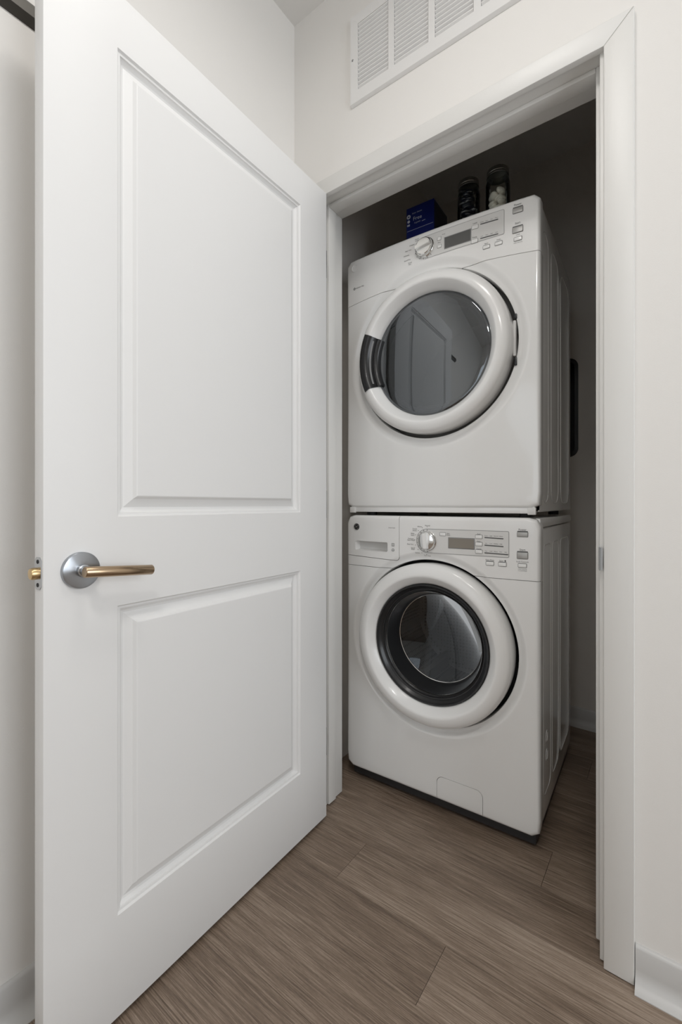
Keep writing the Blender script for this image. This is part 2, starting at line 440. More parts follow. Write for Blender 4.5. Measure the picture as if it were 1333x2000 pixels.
# turned-down rim
bm = bmesh.new(); extrude_profile(bm, [(-0.010, FZ0), (-0.010, FZ0-0.001), (-0.002, FZ0-0.006), (-0.0005, FZ0-0.006), (-0.0005, FZ0)], 'x', FX0, FX1)
vp('frame_rim', bm)
vp('duct_opening', boxm(FX0+.02, FX1-.02, -0.0012, -0.0004, z0-.005, z1+.005), M['gap'], smooth=False)
NS = 16; pit = (z1-z0)/NS
bm = bmesh.new()
wS = cols[0][1]-cols[0][0]-0.002
extrude_profile(bm, [(-0.0100, 0.0020), (-0.0100, 0.0046), (-0.0092, 0.0051), (-0.0018, -0.0040), (-0.0024, -0.0046)], 'x', -wS/2, wS/2)
finish(bm, False); slat_me = bpy.data.meshes.new('slat'); bm.to_mesh(slat_me); bm.free(); slat_me.materials.append(M['vent'])
for c in cols:
    for k in range(NS):
        o = bpy.data.objects.new('slat', slat_me); COL.objects.link(o); o.parent = vent
        o.location = ((c[0]+c[1])/2-vx, 0, z0+(k+0.5)*pit-vz)
bm = bmesh.new(); revolve(bm, [(0, -0.0118), (0.003, -0.0115), (0.004, -0.010)], 16, (FX0+0.0085, 2.421))
vp('screw', bm, M['steel'])
bm = bmesh.new(); revolve(bm, [(0, -0.0118), (0.003, -0.0115), (0.004, -0.010)], 16, (FX1-0.0085, 2.421))
vp('screw', bm, M['steel'])

# ================================================================== DOOR LEAF
DW, DT, DZ0, DZ1 = 0.829, 0.035, 0.0118, 2.046
door = empty('door_1', (-0.906, -0.012, 0), math.atan2(-0.696, 0.024))
tag(door, 'white two panel closet door standing open at the left', 'door', kind='structure')
PAN = [(0.133, 0.697, 1.0055, 1.936), (0.133, 0.697, 0.2145, 0.829)]
PROF = [(0, 0), (.003, .0032), (.0075, .0036), (.0085, .0062), (.014, .0098), (.0185, .0108), (.0355, .0050), (.0405, .0006), (.0425, .0)]
def face_sheet(y, sgn):
    """the stiles and rails of one face, with two openings"""
    xs = [0, PAN[0][0], PAN[0][1], DW]; zs = [DZ0, PAN[1][2], PAN[1][3], PAN[0][2], PAN[0][3], DZ1]
    vs = {(i, j): bm.verts.new((x, y, z)) for i, x in enumerate(xs) for j, z in enumerate(zs)}
    for i in range(3):
        for j in range(5):
            if i == 1 and j in (1, 3): continue
            q = [vs[i, j], vs[i+1, j], vs[i+1, j+1], vs[i, j+1]]
            bm.faces.new(q)
    return vs
bm = bmesh.new()
A = face_sheet(0.0, 1); B = face_sheet(-DT, -1)
for j in range(5):
    bm.faces.new((A[0, j], A[0, j+1], B[0, j+1], B[0, j])); bm.faces.new((A[3, j], A[3, j+1], B[3, j+1], B[3, j]))
for i in range(3):
    bm.faces.new((A[i, 0], A[i+1, 0], B[i+1, 0], B[i, 0])); bm.faces.new((A[i, 5], A[i+1, 5], B[i+1, 5], B[i, 5]))
bmesh.ops.recalc_face_normals(bm, faces=bm.faces[:])
es = [e for e in bm.edges if len(e.link_faces) == 2 and e.calc_face_angle(0) > 1.0]
bmesh.ops.bevel(bm, geom=es, offset=0.0022, segments=2, profile=0.5, affect='EDGES')
obj('stile_and_rail_frame', bm, M['door'], door, ang=0.4, recalc=False)
for (x0, x1, z0, z1), lab in zip(PAN, ('tall upper raised panel', 'short lower raised panel')):
    bm = bmesh.new()
    for y, s in ((0.0, -1), (-DT, 1)):
        rings = [[bm.verts.new((x, y+s*dp*1.35, z)) for x, z in ((x0+o, z0+o), (x1-o, z0+o), (x1-o, z1-o), (x0+o, z1-o))] for o, dp in PROF]
        for R0, R1 in zip(rings[:-1], rings[1:]):
            for i in range(4):
                q = (R0[i], R0[(i+1) % 4], R1[(i+1) % 4], R1[i])
                bm.faces.new(q if s < 0 else tuple(reversed(q)))
        bm.faces.new(rings[-1] if s < 0 else list(reversed(rings[-1])))
    obj('raised_panel', bm, M['door'], door, smooth=False, recalc=False, label=lab)
# lever set
hx, hz = 0.768, 0.9085
bm = bmesh.new()
revolve(bm, [(0.0335, 0.0), (0.0335, 0.0075), (0.0325, 0.009), (0.030, 0.0098), (0.0115, 0.0108), (0.0, 0.0108)], 64, (hx, hz))
for v in bm.verts: v.co.x -= hx; v.co.z -= hz
rose = obj('handle_rose', bm, M['rose'], door, ang=0.5, label='round satin steel rose'); rose.location = (hx, 0, hz)
bm = bmesh.new()
revolve(bm, [(0.0118, 0.010), (0.0118, 0.0165), (0.0112, 0.018), (0.0092, 0.0185), (0.0092, 0.046)], 32, (hx, hz))
tube(bm, [(hx, 0.03, hz), (hx, 0.040, hz)], 0.0092, 24)
obj('handle_neck', bm, M['steel'], rose, label='satin steel neck').location = (-hx, 0, -hz)
bm = bmesh.new()
P0, P1 = Vector((0.7815, 0.045, 0.9098)), Vector((0.651, 0.045, 0.8990))
d = (P1-P0).normalized()
tube(bm, [P0, P0+d*0.0012, P1-d*0.0015, P1], [0.0090, 0.0098, 0.0098, 0.0088], 32)
obj('lever', bm, M['nickel'], rose, ang=0.9, label='straight bronze toned lever').location = (-hx, 0, -hz)
# latch on the door edge
bm = bmesh.new()
pts = []
for k in range(2):
    pass
zc, hh, hw = 0.9085, 0.0285, 0.0125
plate = [(-DT/2-hw, zc-hh+.006), (-DT/2-hw+.006, zc-hh), (-DT/2+hw-.006, zc-hh), (-DT/2+hw, zc-hh+.006), (-DT/2+hw, zc+hh-.006), (-DT/2+hw-.006, zc+hh), (-DT/2-hw+.006, zc+hh), (-DT/2-hw, zc+hh-.006)]
extrude_profile(bm, plate, 'x', DW-0.0005, DW+0.0016)
lp = obj('latch_plate', bm, M['steel'], door, smooth=False, label='satin steel latch plate')
bm = bmesh.new()
tube(bm, [(DW+.001, -DT/2, zc), (DW+.0100, -DT/2, zc), (DW+.0135, -DT/2, zc), (DW+.0145, -DT/2, zc)], [0.0105, 0.0105, 0.0092, 0.006], 24)
obj('latch_bolt', bm, M['brass'], lp, ang=0.8, label='brass latch bolt')
for s in (-1, 1):
    bm = bmesh.new(); tube(bm, [(DW+.001, -DT/2, zc+s*0.0205), (DW+.0024, -DT/2, zc+s*0.0205)], [0.0042, 0.0034], 16)
    obj('screw', bm, M['gap'], lp)
for z in (0.25, 1.03, 1.82):
    bm = bmesh.new(); tube(bm, [(-0.009, -DT-0.006, z-.045), (-0.009, -DT-0.006, z+.045)], 0.006, 16)
    box(bm, -0.009, -0.0005, -DT-.004, -0.006, z-.045, z+.045)
    obj('hinge', bm, M['steel'], door, label='steel hinge')

# ================================================================== APPLIANCES (shared tools)
KA = 0.975                     # true size of a 27 inch machine
AX, AY, AROT = -0.6655*KA, -1.153+(0.264+1.153)*KA, math.radians(1.75)
AZ = 1.03*(1-KA)
def sized(o): o.scale = (KA, KA, KA); return o
HW = 0.350
def smooth01(t): t = max(0.0, min(1.0, t)); return t*t*(3-2*t)
def make_front(cz, hole, z0, z1, bow, hw=HW, rc=0.028, fil=0.014, dish_r=0.318, dish_in=0.290, dish=0.014, n=160):
    """pressed front with a round well: inner wall, dished rim, slightly bowed face, rolled outer edge"""
    bm = bmesh.new()
    cx0, hz_, hc = 0.0, (z1-z0)/2, (z0+z1)/2
    def bdist(dx, dz):
        lo, hi = 0.0, 2.0
        for _ in range(40):
            t = (lo+hi)/2; px, pz = dx*t, cz+dz*t-hc
            qx, qz = abs(px)-(hw-rc), abs(pz)-(hz_-rc)
            sd = math.hypot(max(qx, 0), max(qz, 0))+min(max(qx, qz), 0)-rc
            if sd < 0: lo = t
            else: hi = t
        return lo
    rings = []
    dirs = [(math.cos(2*PI*i/n), math.sin(2*PI*i/n)) for i in range(n)]
    bd = [bdist(*d_) for d_ in dirs]
    def dip(r): return dish*(1-smooth01((r-dish_in)/(dish_r-dish_in)))
    def ring(f):
        out = []
        for (dx, dz), b in zip(dirs, bd):
            r, y = f(b)
            x, z = dx*r, cz+dz*r
            out.append(bm.verts.new((x, y-bow(x, z), z)))
        rings.append(out)
    ring(lambda b: (hole, dish+0.05)); ring(lambda b: (hole, dish+0.004)); ring(lambda b: (hole+.001, dish+.001)); ring(lambda b: (hole+.004, dip(hole+.004)))
    k = 9
    for i in range(k+1):
        r = hole+.006+(dish_r-hole-.006)*i/k
        ring(lambda b, r=r: (r, dip(r)))
    for i in range(1, 11):
        ring(lambda b, i=i: (dish_r+(b-fil-dish_r)*i/10, 0.0))
    for i in range(1, 6):
        a = PI/2*i/5
        ring(lambda b, a=a: (b-fil+fil*math.sin(a), fil*(1-math.cos(a))))
    ring(lambda b: (b, 0.034))
    for A, B in zip(rings[:-1], rings[1:]):
        for i in range(n):
            bm.faces.new((A[i], A[(i+1) % n], B[(i+1) % n], B[i]))
    bmesh.ops.recalc_face_normals(bm, faces=bm.faces[:])
    # the face must look towards -y
    f = max(bm.faces, key=lambda f_: f_.calc_area())
    if f.normal.y > 0: bmesh.ops.reverse_faces(bm, faces=bm.faces[:])
    return bm
def half(bm, co, no, keep_positive):
    g = bm.verts[:]+bm.edges[:]+bm.faces[:]
    bmesh.ops.bisect_plane(bm, geom=g, dist=1e-6, plane_co=co, plane_no=no, clear_inner=keep_positive, clear_outer=not keep_positive)
def cut_convex(bm, planes, gap=0.0008):
    """planes: (point(x,z), outward normal(x,z)); returns inside, outside"""
    inside = bm.copy(); outside = bmesh.new(); rest = bm.copy()
    tmp_me = bpy.data.meshes.new('tmp')
    for (px, pz), (nx, nz) in planes:
        l = math.hypot(nx, nz); n3 = Vector((nx/l, 0, nz/l)); p3 = Vector((px, 0, pz))
        half(inside, p3-n3*gap, n3, False)
        piece = rest.copy(); half(piece, p3+n3*gap, n3, True)
        piece.to_mesh(tmp_me); outside.from_mesh(tmp_me); piece.free()
        half(rest, p3+n3*gap, n3, False)
    rest.free(); bpy.data.meshes.remove(tmp_me); bm.free()
    bmesh.ops.remove_doubles(outside, verts=outside.verts[:], dist=2e-5)
    return inside, outside
def lip_back(bm, depth=0.006):
    es = [e for e in bm.edges if e.is_boundary]
    r = bmesh.ops.extrude_edge_only(bm, edges=es)
    for v in [g for g in r['geom'] if isinstance(g, bmesh.types.BMVert)]: v.co.y += depth
    return bm
def conform(bm, bow, lift=0.0):
    for v in bm.verts: v.co.y += -bow(v.co.x, v.co.z)-lift
    return bm
def true_pos(xa, za, bow, lift=0.0):
    """a point read off the flat y=0 plane moved along its sight line to the bowed face"""
    b = bow(xa, za)+lift
    f = (1.437-b)/1.437
    return 0.622+(xa-0.622)*f, 1.03+(za-1.03)*f
def rrect(x0, x1, z0, z1, r, seg=5):
    pts = []
    for cx, cz, a in ((x1-r, z1-r, 0), (x0+r, z1-r, PI/2), (x0+r, z0+r, PI), (x1-r, z0+r, 1.5*PI)):
        for i in range(seg+1):
            t = a+PI/2*i/seg; pts.append((cx+r*math.cos(t), cz+r*math.sin(t)))
    return pts
def pill(cx, cz, r, x1, z0, z1, rr=0.004, seg=24):
    """round left end about the dial, squared right end"""
    pts = []
    for i in range(seg+1):
        t = PI/2+PI*i/seg; pts.append((cx+r*math.cos(t), cz+r*math.sin(t)))
    for c, a in (((x1-rr, z0+rr), 1.5*PI), ((x1-rr, z1-rr), 0)):
        for i in range(5):
            t = a+PI/2*i/4; pts.append((c[0]+rr*math.cos(t), c[1]+rr*math.sin(t)))
    return pts
def plate(pts, thick, bow, lift, sub=True):
    """thin plate with the outline pts, laid on the bowed face"""
    bm = bmesh.new()
    A = [bm.verts.new((x, -thick, z)) for x, z in pts]
    bm.faces.new(A)
    x0, x1 = min(p[0] for p in pts), max(p[0] for p in pts)
    if sub and x1-x0 > 0.05:
        k = int((x1-x0)/0.02)
        for i in range(1, k+1):
            bmesh.ops.bisect_plane(bm, geom=bm.verts[:]+bm.edges[:]+bm.faces[:], plane_co=(x0+(x1-x0)*i/(k+1), 0, 0), plane_no=(1, 0, 0))
    es = [e for e in bm.edges if e.is_boundary]
    r = bmesh.ops.extrude_edge_only(bm, edges=es)
    for v in [g for g in r['geom'] if isinstance(g, bmesh.types.BMVert)]: v.co.y += thick
    conform(bm, bow, lift); return bm
def raised(pts, h, bow, bev=0.0012):
    bm = bmesh.new()
    A = [bm.verts.new((x, 0.0, z)) for x, z in pts]; B = [bm.verts.new((x, -h, z)) for x, z in pts]
    n = len(pts)
    for i in range(n): bm.faces.new((A[i], A[(i+1) % n], B[(i+1) % n], B[i]))
    f = bm.faces.new(B)
    bmesh.ops.bevel(bm, geom=list(f.edges), offset=bev, segments=2, profile=0.5, affect='EDGES')
    conform(bm, bow); return bm
class Print:
    """flat lettering gathered into one mesh"""
    def __init__(s): s.bm = bmesh.new(); s.me = bpy.data.meshes.new('tmp_print')
    def text(s, txt, x, z, size, bow, align='CENTER', lift=0.0006):
        cu = bpy.data.curves.new('t', 'FONT'); cu.body = txt; cu.size = size; cu.align_x = align; cu.align_y = 'CENTER'
        cu.resolution_u = 2
        o = bpy.data.objects.new('t', cu); COL.objects.link(o)
        bpy.context.view_layer.update()
        dg = bpy.context.evaluated_depsgraph_get(); me = o.evaluated_get(dg).to_mesh()
        b2 = bmesh.new(); b2.from_mesh(me)
        for v in b2.verts: v.co = Vector((v.co.x+x, 0, v.co.y+z))
        conform(b2, bow, lift); b2.to_mesh(s.me); s.bm.from_mesh(s.me); b2.free()
        o.evaluated_get(dg).to_mesh_clear(); bpy.data.objects.remove(o); bpy.data.curves.remove(cu)
    def shape(s, pts, bow, lift=0.0006):
        b2 = bmesh.new(); b2.faces.new([b2.verts.new((x, 0, z)) for x, z in pts]); conform(b2, bow, lift)
        b2.to_mesh(s.me); s.bm.from_mesh(s.me); b2.free()
    def ring(s, cx, cz, r0, r1, bow, lift=0.0006, a0=0, a1=2*PI, n=20):
        for i in range(n):
            ta, tb = a0+(a1-a0)*i/n, a0+(a1-a0)*(i+1)/n
            s.shape([(cx+r*math.cos(t), cz+r*math.sin(t)) for r, t in ((r0, ta), (r1, ta), (r1, tb), (r0, tb))], bow, lift)
    def line(s, pts, w, bow, lift=0.0006):
        for (xa, za), (xb, zb) in zip(pts[:-1], pts[1:]):
            l = math.hypot(xb-xa, zb-za)
            if l < 1e-7: continue
            nx, nz = -(zb-za)/l*w/2, (xb-xa)/l*w/2
            k = max(1, int(abs(xb-xa)/0.02))
            for i in range(k):
                p = (xa+(xb-xa)*i/k, za+(zb-za)*i/k); q = (xa+(xb-xa)*(i+1)/k, za+(zb-za)*(i+1)/k)
                s.shape([(p[0]+nx, p[1]+nz), (q[0]+nx, q[1]+nz), (q[0]-nx, q[1]-nz), (p[0]-nx, p[1]-nz)], bow, lift)
    def done(s, parent, m=None, name='printed_lettering'):
        bpy.data.meshes.remove(s.me)
        for f in s.bm.faces:
            f.normal_update()
            if f.normal.y > 0: f.normal_flip()
        o = obj(name, s.bm, m or M['lettering'], parent, smooth=False, recalc=False); o['kind'] = 'stuff'; return o
def open_front(bm):
    bmesh.ops.delete(bm, geom=[f for f in bm.faces if f.normal.y < -0.9 or f.calc_area() > .3 and f.calc_center_median().y < .05], context='FACES')
def rib_loop(y0, y1, z0, z1, r, x, w=0.0023):
    bm = bmesh.new()
    tube(bm, [(x, y, z) for y, z in rrect(y0, y1, z0, z1, r, 6)], w, 8, closed=True)
    for v in bm.verts: v.co.x = x+(v.co.x-x)*0.55
    return bm
def knob_mesh(cx, cz, r, h, bow, grip_ang, base_r):
    y = -bow(cx, cz)
    bm = bmesh.new()
    revolve(bm, [(base_r, y+.002), (base_r, y-0.004), (base_r-.003, y-.006), (r+.002, y-.006), (r, y-.008), (r-.0015, y-h*.72), (r-.004, y-h*.8), (0.0, y-h*.8)], 64, (cx, cz))
    return bm
def grip_mesh(cx, cz, r, w, h, y, ang):
    bm = bmesh.new(); n = 16
    top = []; bot = []
    for s in (1, -1):
        for i in range(n+1):
            t = -math.asin(w/r*0.98) + 0  # ends follow the dial circle
    ca, sa = math.cos(ang), math.sin(ang)
    L_ = math.sqrt(r*r-w*w)
    prof = [(-L_, -w), (L_, -w), (L_+.001, 0), (L_, w), (-L_, w), (-L_-.001, 0)]
    def pt(u, v, yy): return (cx+u*ca-v*sa, yy, cz+u*sa+v*ca)
    A = [bm.verts.new(pt(u, v, y)) for u, v in prof]; B = [bm.verts.new(pt(u*0.94, v*0.72, y-h)) for u, v in prof]
    m = len(prof)
    for i in range(m): bm.faces.new((A[i], A[(i+1) % m], B[(i+1) % m], B[i]))
    f = bm.faces.new(B)
    bmesh.ops.bevel(bm, geom=list(f.edges), offset=0.0012, segments=2, affect='EDGES')
    return bm

# ================================================================== WASHER
washer = sized(empty('washing_machine', (AX, AY, AZ), AROT))
tag(washer, 'white front loading washer standing on the floor beneath the dryer', 'washing machine')
def bow_w(x, z): return 0.018*max(0.0, 1-(x/HW)**2)*smooth01((z-0.10)/0.45)
WZ0, WZ1, WCZ = 0.020, 0.9885, 0.553
seam_w = 0.7975
base = make_front(WCZ, 0.286, WZ0, WZ1, bow_w)
low, upp = cut_convex(base, [((0, seam_w), (0, 1))])
# pump access door
r_ = 0.022; px0, px1, pz1 = 0.021, 0.1775, 0.104
planes = [((px0, 0), (-1, 0)), ((px1, 0), (1, 0)), ((0, pz1), (0, 1))]
for cx, sg in ((px0+r_, -1), (px1-r_, 1)):
    for i in range(1, 6):
        a = PI/2*i/6; nx, nz = sg*math.cos(a), math.sin(a)
        planes.append(((cx+nx*r_, pz1-r_+nz*r_), (nx, nz)))
pump, low = cut_convex(low, planes, 0.0007)
obj('front_panel', lip_back(low), M['enamel'], washer, recalc=False)
obj('pump_door', lip_back(pump), M['enamel'], washer, recalc=False)
# detergent drawer
dx1, dz0 = -0.1145, 0.8245
planes = [((dx1, 0), (1, 0)), ((0, dz0), (-0.03, -1)), ((-0.136, 0.8235), (0.55, -1)), ((dx1-.002, 0.838), (1, -0.75))]
drawer, upp = cut_convex(upp, planes, 0.0009)
# handle slot
slot = [((-0.311, 0), (-1, 0)), ((-0.1705, 0), (1, 0)), ((0, 0.8905), (0, 1)), ((0, 0.8555), (0, -1))]
for cx, cz_, sx, sz in ((-0.311, 0.8905, -1, 1), (-0.1705, 0.8905, 1, 1), (-0.311, 0.8555, -1, -1), (-0.1705, 0.8555, 1, -1)):
    slot.append(((cx-sx*0.0016, cz_-sz*0.0016), (sx, sz)))
slot = [((true_pos(p[0], p[1] if p[1] else .87, bow_w)[0] if p[0] else 0, true_pos(p[0] or -.24, p[1], bow_w)[1] if p[1] else 0), n_) for p, n_ in slot]
plug, drawer = cut_convex(drawer, slot, 0.0)
sx0, sx1 = min(v.co.x for v in plug.verts), max(v.co.x for v in plug.verts)
sz0, sz1 = min(v.co.z for v in plug.verts), max(v.co.z for v in plug.verts); plug.free()
obj('control_panel', lip_back(upp), M['plastic'], washer, recalc=False)
dro = obj('detergent_drawer', lip_back(drawer), M['plastic'], washer, recalc=False)
bm = bmesh.new()
yf = -bow_w(-0.24, 0.87)
lipz = 0.003
fr_ = rrect(sx0, sx1, sz0, sz1, 0.004, 3); bk = rrect(sx0+.008, sx1-.002, sz0+.004, sz1-.001, 0.003, 3)
A = [bm.verts.new((x, -bow_w(x, z)+.001, z)) for x, z in fr_]; B = [bm.verts.new((x, yf+.026, z)) for x, z in bk]
for i in range(len(A)): bm.faces.new((A[i], A[(i+1) % len(A)], B[(i+1) % len(A)], B[i]))
bm.faces.new(B)
obj('handle_recess', bm, M['inset'], dro)
# round dark emblem on the drawer
ex, ez = true_pos(-0.3045, 0.9445, bow_w)
bm = bmesh.new(); yb = -bow_w(ex, ez); revolve(bm, [(0.0125, yb+.001), (0.0125, yb-.0015), (0.0115, yb-.0025), (0, yb-.0025)], 40, (ex, ez))
emb = obj('emblem', bm, M['black'], dro, label='round dark maker emblem')
pr = Print()
bz = lambda x, z: -yb+.0026
pr.ring(ex, ez, 0.0098, 0.0106, bz, 0.0002, n=28)
for k in range(4): pr.ring(ex+.0072*math.cos(k*PI/2+.4), ez+.0072*math.sin(k*PI/2+.4), 0.0016, 0.0022, bz, 0.0002, a0=k*PI/2, a1=k*PI/2+4.2, n=10)
pr.line([(ex-.004, ez-.001), (ex-.0022, ez+.0035), (ex-.001, ez-.003), (ex+.0008, ez+.003), (ex+.0022, ez-.0025), (ex+.004, ez+.001)], 0.0007, bz, 0.0002)
pr.done(emb, M['chrome'], 'emblem_script')
# cabinet
bm = bmesh.new(); box(bm, -0.343, 0.343, 0.030, 0.655, 0.030, 0.955, bev=0.006); open_front(bm)
cabw = obj('cabinet', bm, M['enamel'], washer)
obj('top_panel', boxm(-0.3455, 0.3455, 0.026, 0.658, 0.957, 0.9865, bev=0.005), M['enamel'], washer)
for (ya, yb_, rr) in ((0.082, 0.205, .03), (0.235, 0.360, .03), (0.40, 0.60, .03)):
    obj('pressed_rib', rib_loop(ya, yb_, 0.10, 0.90, rr, 0.343), M['enamel'], cabw)
for zz in (0.215, 0.275):
    obj('side_knockout', rib_loop(0.125, 0.150, zz-.016, zz+.016, .011, 0.3432, 0.003), M['enamel'], cabw)
obj('shade_pan', boxm(-0.333, 0.333, 0.024, 0.640, -0.015, 0.0295, bev=.003), M['rubber'], washer, label='black pan added to darken the gap under the washer')  # added pan, its black stands in for shade under the washer
for x in (-0.29, 0.29):
    for y in (0.09, 0.58):
        bm = bmesh.new(); bmesh.ops.create_cone(bm, cap_ends=True, segments=24, radius1=0.026, radius2=0.020, depth=0.0605, matrix=Matrix.Translation((x, y, 0.0040)))
        obj('foot', bm, M['rubber'], washer, ang=0.6)
# door
def door_ring(name, root, cz, Ro, prof, m):
    bm = bmesh.new(); revolve(bm, prof, 128, (0, cz), close=True); return obj(name, bm, m, root, ang=0.7)
y0 = -0.018
ringp = [(0.262, 0.03), (0.2735, 0.028), (0.2755, 0.006), (0.2755, y0-.004), (0.274, y0-.012), (0.270, y0-.0185), (0.263, y0-.0235), (0.250, y0-.0280), (0.240, y0-.0300), (0.234, y0-.0300), (0.230, y0-.0275), (0.222, y0-.0200), (0.212, y0-.0095), (0.2065, y0-.003), (0.2045, 0.004), (0.2045, 0.02)]
wd = door_ring('porthole_door', washer, WCZ, .276, ringp, M['plastic'])
bm = bmesh.new(); revolve(bm, [(0.2045, -0.020), (0.2035, -0.0245), (0.199, -0.0235), (0.196, -0.018), (0.190, -0.013), (0.187, -0.008), (0.184, -0.007), (0.181, 0.0), (0.176, 0.004), (0.1765, 0.03), (0.2045, 0.03)], 128, (0, WCZ), close=True)
obj('inner_bezel', bm, M['black'], wd, ang=0.5, label='stepped black inner bezel')
bm = bmesh.new(); revolve(bm, [(0.1768, 0.002), (0.1752, -0.0005), (0.1738, 0.002), (0.1752, 0.004)], 128, (0, WCZ), close=True)
obj('bowl_rim', bm, M['chrome'], wd, label='thin bright rim')
bm = bmesh.new(); revolve(bm, [(0.1752, 0.002), (0.1700, 0.024), (0.1640, 0.048), (0.1600, 0.064), (0.1565, 0.070), (0.1565, 0.075), (0.1640, 0.075), (0.1752, 0.040)], 96, (0, WCZ), close=True)
obj('bowl_wall', bm, M['bowlwall'], wd, ang=0.6, label='glossy black bowl wall')
bowl = []
for i in range(0, 15):
    r = 0.1566*(1-i/14); bowl.append((r, 0.0715+0.028*(1-(r/0.1566)**2)))
bm = bmesh.new(); revolve(bm, bowl, 96, (0, WCZ)); obj('glass_bowl', bm, M['glass_bowl'], wd, ang=0.9)
bm = bmesh.new(); revolve(bm, [(0.1572, 0.0690), (0.1558, 0.0682), (0.1544, 0.0692), (0.1558, 0.0725)], 96, (0, WCZ), close=True)
obj('bowl_edge', bm, M['chrome'], wd)
bm = bmesh.new(); revolve(bm, [(0.262, 0.032), (0.262, 0.050), (0.225, 0.060), (0.215, 0.075), (0.222, 0.088), (0.205, 0.092), (0.196, 0.080), (0.2, 0.045), (0.20, 0.031)], 96, (0, WCZ), close=True)
obj('door_gasket', bm, M['rubber'], washer)
bm = bmesh.new(); revolve(bm, [(0.205, 0.094), (0.235, 0.11), (0.24, 0.14), (0.24, 0.42), (0.20, 0.44), (0.0, 0.445)], 96, (0, WCZ))
drum = obj('drum', bm, M['drum'], washer, ang=0.9)
for k in range(3):
    a = PI/2+0.5+k*2*PI/3
    bm = bmesh.new()
    pts = [(-0.03, 0.0), (-0.014, 0.045), (0.0, 0.055), (0.014, 0.045), (0.03, 0.0)]
    vsA = []; vsB = []
    for u, h_ in pts:
        for lst, yy in ((vsA, 0.15), (vsB, 0.41)):
            r = 0.2385-h_; lst.append(bm.verts.new((r*math.cos(a)-u*math.sin(a), yy, WCZ+r*math.sin(a)+u*math.cos(a))))
    for i in range(4): bm.faces.new((vsA[i], vsA[i+1], vsB[i+1], vsB[i]))
    bm.faces.new(vsA); bm.faces.new(list(reversed(vsB)))
    obj('drum_paddle', bm, M['inset'], drum)
# controls
kx, kz = true_pos(-0.0165, 0.9015, bow_w, .012)
kcx, kcz = true_pos(-0.0135, 0.9055, bow_w)
ix1, iz1 = true_pos(0.2590, 0.9455, bow_w); _, iz0 = true_pos(0.2590, 0.8642, bow_w)
ins = pill(kcx, (iz0+iz1)/2, (iz1-iz0)/2, ix1, iz0, iz1)
inw = obj('control_inset', plate(ins, 0.0006, bow_w, 0.0), M['inset'], washer, smooth=False, label='pale grey inset around the dial and screen')
pr = Print(); pr.line(ins+[ins[0]], 0.0014, bow_w, 0.0009); pr.done(inw, M['outline'], 'inset_outline')
kcz = (iz0+iz1)/2
bm = knob_mesh(kcx, kcz, 0.0305, 0.020, bow_w, 0, 0.034)
dial = obj('cycle_dial', bm, M['chrome'], washer, label='chrome cycle dial')
obj('dial_grip', grip_mesh(kcx, kcz, 0.0275, 0.0085, 0.012, -bow_w(kcx, kcz)-0.0155, PI/2+0.08), M['plastic'], dial)
pr = Print(); by = bow_w(kcx, kcz)
for k in range(10):
    a = PI/2+0.02+k*PI/9
    pr.line([(kcx+0.0345*math.cos(a), kcz+0.0345*math.sin(a)), (kcx+0.0385*math.cos(a), kcz+0.0385*math.sin(a))], 0.0022 if k in (0, 1, 2, 9) else .0015, bow_w, 0.0012)
pr.done(dial, name='dial_mark')
def rect_part(name, xa0, xa1, za0, za1, m, root, bow, h=0.002, r=0.002, label=None, bev=.0008):
    x0_, z1_ = true_pos(xa0, za1, bow); x1_, z0_ = true_pos(xa1, za0, bow)
    return obj(name, raised(rrect(x0_, x1_, z0_, z1_, r, 3), h, bow, bev), m, root, ang=0.7, label=label)
def screen(xa0, xa1, za0, za1, m, root, bow, name='display_screen', label=None):
    f = rect_part('screen_frame', xa0-.003, xa1+.003, za0-.003, za1+.003, M['outline'], root, bow, .0014, .001)
    x0_, z1_ = true_pos(xa0, za1, bow); x1_, z0_ = true_pos(xa1, za0, bow)
    obj(name, plate(rrect(x0_, x1_, z0_, z1_, .001, 2), 0.0022, bow, 0), m, root, smooth=False, label=label)
screen(0.0645, 0.149, 0.8850, 0.9165, M['lcd_w'], washer, bow_w, label='tan unlit screen')
PW_ = Print()
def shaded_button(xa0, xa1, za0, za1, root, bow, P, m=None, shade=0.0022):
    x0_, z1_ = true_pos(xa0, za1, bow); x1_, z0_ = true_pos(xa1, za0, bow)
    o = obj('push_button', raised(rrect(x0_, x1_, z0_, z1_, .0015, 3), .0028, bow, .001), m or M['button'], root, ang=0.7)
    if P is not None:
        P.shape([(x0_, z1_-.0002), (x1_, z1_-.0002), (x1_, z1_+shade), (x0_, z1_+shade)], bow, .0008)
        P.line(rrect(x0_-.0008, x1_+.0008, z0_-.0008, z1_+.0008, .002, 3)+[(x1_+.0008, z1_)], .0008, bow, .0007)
    return o
shaded_button(0.2840, 0.3145, 0.9310, 0.9445, washer, bow_w, PW_, None, .0036)
shaded_button(0.2835, 0.3145, 0.8635, 0.8825, washer, bow_w, PW_, None, .0036)
shaded_button(0.2870, 0.3105, 0.8370, 0.8475, washer, bow_w, PW_, M['plastic'], .0015)
shaded_button(0.1885, 0.2125, 0.8360, 0.8470, washer, bow_w, PW_, M['plastic'], .002)
shaded_button(0.2275, 0.2510, 0.8360, 0.8470, washer, bow_w, PW_, M['plastic'], .002)
for za in (0.9250, 0.9015, 0.8770):
    shaded_button(0.1545, 0.1760, za-.0055, za+.0055, washer, bow_w, PW_, M['plastic'], .0006)
shaded_button(0.0325, 0.0520, 0.9235, 0.9340, washer, bow_w, PW_, M['plastic'], .0006)
def T(P, txt, xa, za, size, bow, align='CENTER'):
    x_, z_ = true_pos(xa, za, bow); P.text(txt, x_, z_, size, bow, align, .0012)
T(PW_, 'Power', 0.2990, 0.9520, 0.0085, bow_w); T(PW_, 'Start', 0.2990, 0.8905, 0.0085, bow_w)
